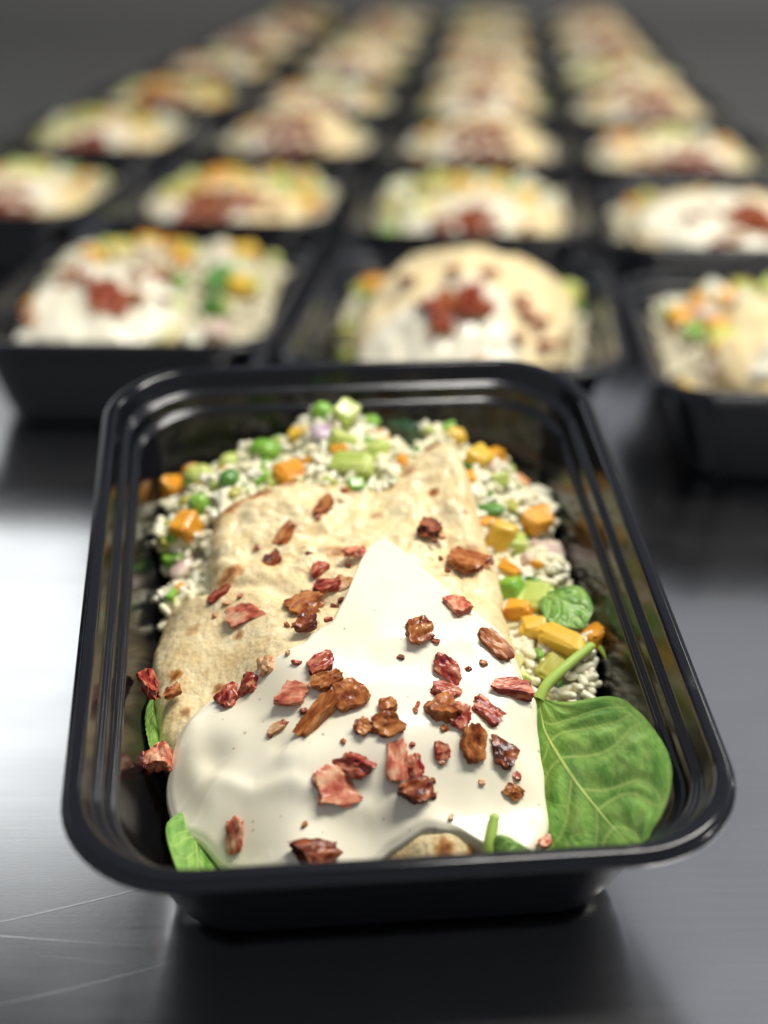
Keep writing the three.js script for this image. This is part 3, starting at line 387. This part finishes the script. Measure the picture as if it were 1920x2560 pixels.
leafThing('large bright green spinach leaf with pale midrib and stem at the front right', [[43.4,24.0,33.2],[42.9,22.6,43.7],[44.6,23.3,54.1],[47.1,24.7,65.6],[50.7,26.9,78.9],[53.6,28.8,88.3],[56.6,31.0,96.2]],
  [[43.4,24.0,33.2],[37.5,18.2,36.2],[33.2,13.3,45.1],[31.1,10.3,55.8],[31.6,9.7,68.2],[36.1,12.8,82.0],[44.0,19.4,92.5],[50.3,24.9,97.6],[56.6,31.0,96.2]],
  [[43.4,24.0,33.2],[49.2,28.9,40.4],[58.8,37.3,47.5],[63.1,40.6,56.4],[65.7,42.2,67.0],[66.7,42.4,76.0],[65.4,40.4,83.0],[62.4,37.3,88.6],[59.1,33.7,91.6],[56.6,31.0,96.2]], M.leaf,
  [[43.0,24.6,34.5],[45,26.4,31.6],[52,28.4,25.6],[60.3,28.8,18.2]]);
leafThing('torn green leaf lying on the rice right of the pale cucumber cube', [[50,26,-8],[55,31,0],[60,28,10]], [[50,26,-8],[49,29,2],[52,29,9],[60,28,10]], [[50,26,-8],[61,31,-6],[64,30,3],[60,28,10]], M.leaf, null, 1.5);
leafThing('dark green spinach leaf under the front left lobe of the sauce', [[-51, 17, 60], [-50, 17.5, 75], [-49, 20, 91]], [[-51, 17, 60], [-57.5, 21, 69], [-53.5, 24, 88], [-49, 20, 91]], [[-51, 17, 60], [-43, 10, 70], [-44, 14, 84], [-49, 20, 91]], M.leaf, null, 0.5);
leafThing('dark spinach leaf in the shaded gap at the left wall', [[-64, 20, 20], [-62, 19, 34], [-60, 17, 46]], [[-64, 20, 20], [-65, 24, 34], [-60, 17, 46]], [[-64, 20, 20], [-57, 14, 34], [-60, 17, 46]], M.leaf, null, 0.5);
leafThing('dark green folded leaf scrap with upright stalk at the front rim beside the leaf', [[20, 27, 88.5], [25, 28, 90], [31, 27, 89]], [[20, 27, 88.5], [23, 31, 87], [27, 29.5, 87.5], [31, 27, 89]], [[20, 27, 88.5], [27, 20, 91], [31, 27, 89]], M.leaf, [[20.5, 24, 90], [21, 28, 87.5], [22.8, 31.5, 82]], 0.4);
tag(putGeo('stalk', tube([[63.5, 24, 11], [65.5, 25, 20], [66.6, 26, 36]], 0.8, 0.8), M.stem), 'thin green stalk along the right tray wall behind the big leaf', 'stalk');

// ---------------------------------------------------------------- the trays behind
const rvar = [
  { c: [-18, 26], rx: 44, rz: 54, h: 57, sc: [-18, 38], sr: [44, 46], b: [-12, 42], rh: 57, nb: 34, spread: 15 },
  { c: [4, 8], rx: 58, rz: 76, h: 72, sc: [-8, 54], sr: [38, 27], b: [0, 48], rh: 46, nb: 46, spread: 15, pk: 28 },
  { c: [6, 16], rx: 50, rz: 66, h: 58, sc: [6, 54], sr: [34, 32], b: [18, 56], rh: 50, nb: 30, spread: 14 },
  { c: [6, 16], rx: 54, rz: 70, h: 51, sc: [-20, 44], sr: [36, 36], b: [-6, 46], rh: 50, nb: 60, spread: 27 },
  { c: [10, 14], rx: 54, rz: 66, h: 52, sc: [-12, 46], sr: [44, 32], b: [-2, 52], rh: 52, nb: 42, spread: 18 },
  { c: [0, 16], rx: 57, rz: 72, h: 58, sc: [0, 40], sr: [54, 48], b: [20, 50], rh: 46, nb: 44, spread: 16 },
  { c: [4, 0], rx: 56, rz: 80, h: 68, sc: [-10, 50], sr: [30, 32], b: [6, 40], rh: 48, nb: 46, spread: 26, pk: 28 },
  { c: [0, 10], rx: 57, rz: 74, h: 52, sc: [10, 30], sr: [34, 26], b: [4, 58], rh: 48, nb: 56, spread: 25 },
].map((v, k) => {
  const dome = (x, z) => v.h + 1.5 - (v.pk ?? 14) * (((x - v.c[0]) / v.rx) ** 2 + ((z - v.c[1] + 18) / v.rz) ** 2) + 5 * ns(x * 0.045, z * 0.045, k * 3 + 1) + 2.2 * ns(x * 0.12, z * 0.12, k * 5 + 2);
  const rice = (x, z) => v.rh - 9 * ((x / 60) ** 2) - 12 * (((z + 40) / 60) ** 2) * (z < -40 ? 1 : 0.9) + 3 * ns(x * 0.08, z * 0.08, k + 2);
  const blob = (c, rx, rz, n, s) => Array.from({ length: 48 }, (_, i) => { const t = i / 48 * 2 * PI, e = 1 + n * ns(Math.cos(t) * 1.6 + s, Math.sin(t) * 1.6, s); return [c[0] + rx * e * Math.cos(t), Math.min(88, c[1] + rz * e * Math.sin(t))].map((q, j) => clamp(q, j ? -92 : -58, j ? 88 : 58)); });
  const R = rng(50 + k), parts = [], bits = [];
  const cols = ['orange', 'orange', 'yellow', 'yellow', 'lime', 'lime', 'olive', 'green', 'onion', 'white', 'white', 'leaf'];
  for (let i = 0; i < 70; i++) { const x = -58 + 116 * R(), z = -90 + 165 * R(); if (!inBowl(x, z, 28, 6)) continue; const s = 8 + 6 * R(), g = vegGeo(R() < 0.4 ? 'bean' : 'dice', s, s * 0.8, s, cols[Math.floor(R() * cols.length)], i, true); g.rotateY(R() * 6); g.rotateX(R()); g.translate(x / 1000, (rice(x, z) + 1.5) / 1000, z / 1000); parts.push(g.index ? g.toNonIndexed() : g); }
  for (let i = 0; i < v.nb; i++) { const a = R() * 6.28, d = Math.pow(R(), 0.8) * (i < v.nb * 0.7 ? v.spread : 40), x = clamp(v.b[0] + d * Math.cos(a) * 1.15, -52, 52), z = clamp(v.b[1] + d * Math.sin(a), -50, 80), g = bitGeo(7 + 5 * R(), 3.6, 6 + 4 * R(), 'rbdrbr'[Math.floor(R() * 6)], 300 + k * 50 + i, 5); g.rotateY(R() * 6); g.translate(x / 1000, (dome(x, z) + 2.5) / 1000, z / 1000); bits.push(g); }
  parts.forEach((g) => { for (const n of Object.keys(g.attributes)) if (!['position', 'normal', 'color'].includes(n)) g.deleteAttribute(n); });
  return { rice, veg: mergeGeometries(parts), bits: mergeGeometries(bits), chicken: polarCap(blob(v.c, v.rx, v.rz, 0.25, k + 0.3), v.c, (x, z) => dome(x, z) - 1.5, { e: 9, side: 30, inset: 4, n: 96, inner: 36, wob: 2, floor: 4 }), sauce: polarCap(blob(v.sc, v.sr[0], v.sr[1], 0.5, k + 4.1), v.sc, (x, z) => dome(x, z) + 0.8, { e: 3, ey: 4, side: 5, inset: 2, n: 128, inner: 50, floor: 6 }) };
});
const protos = [];
rvar.forEach((v, k) => {
  const rice = riceGroup(v.rice, () => true, 420, 60 + k, 3); mesh('diced_vegetables', v.veg, M.veg, rice).userData.kind = 'stuff';
  protos.push({ rice, chicken: mesh('chicken_breast', v.chicken, M.chicken), sauce: mesh('cream_sauce', v.sauce, M.sauce), bits: mesh('bacon_crumble', v.bits, M.bacon) });
});
const ROWS = ['nearest', 'second', 'third', 'fourth', 'fifth', 'sixth', 'seventh', 'eighth'], COLS = ['leftmost', 'second-from-left', 'second-from-right', 'rightmost'];
const PICK = [[3, 0, 1, 2], [7, 3, 4, 5], [4, 6, 6, 7], [3, 7, 1, 6], [7, 1, 6, 4], [6, 4, 7, 6], [5, 6, 7, 1], [3, 7, 4, 6]];
const colX = [-0.297, -0.125, 0.042, 0.207], colZ = [-0.700, -0.669, -0.632, -0.588], used = new Set();
const RJ = rng(77);
for (let r = 0; r < 8; r++) for (let c = 0; c < 4; c++) {
  const j = [RJ() - 0.5, RJ() - 0.5, RJ() - 0.5]; if (r === 0 && c === 0) continue;
  const z = colZ[c] - 0.111 - 0.283 * r + 0.008 * j[0] * (r > 0), x = colX[c] + 0.075 * (-0.78 - z) + 0.006 * j[1] * (r > 0), yaw = -0.075 + 0.03 * j[2], k = PICK[r][c], P = protos[k];
  const where = `the ${COLS[c]} tray of the ${ROWS[r]} row`, fresh = !used.has(k); used.add(k);
  const set = (o, label, cat, grp, y = 0) => { o.position.set(x, y, z); o.rotation.y = yaw; tag(o, label, cat, grp); scene.add(shade(o)); };
  const dup = (o, n) => { if (fresh) return o; const d = o.clone(); d.name = numbered(n); return d; };
  set(makeTray(), `black plastic meal tray, ${COLS[c]} in the ${ROWS[r]} row behind the front tray`, 'tray', 'meal trays lined up on the table');
  set(dup(P.rice, 'rice_salad'), `rice and diced vegetables in ${where}`, 'rice', 'rice salads in the lined-up trays');
  set(dup(P.chicken, 'chicken_breast'), `chicken breast in ${where}`, 'chicken', 'chicken breasts in the lined-up trays');
  set(dup(P.sauce, 'cream_sauce'), `cream sauce on the chicken in ${where}`, 'sauce', 'sauces in the lined-up trays');
  const b = dup(P.bits, 'bacon_crumble'); b.userData.kind = 'stuff'; set(b, `crumbled bacon on the sauce in ${where}`, 'bacon', 'bacon in the lined-up trays');
}
renderer.render(scene, camera);
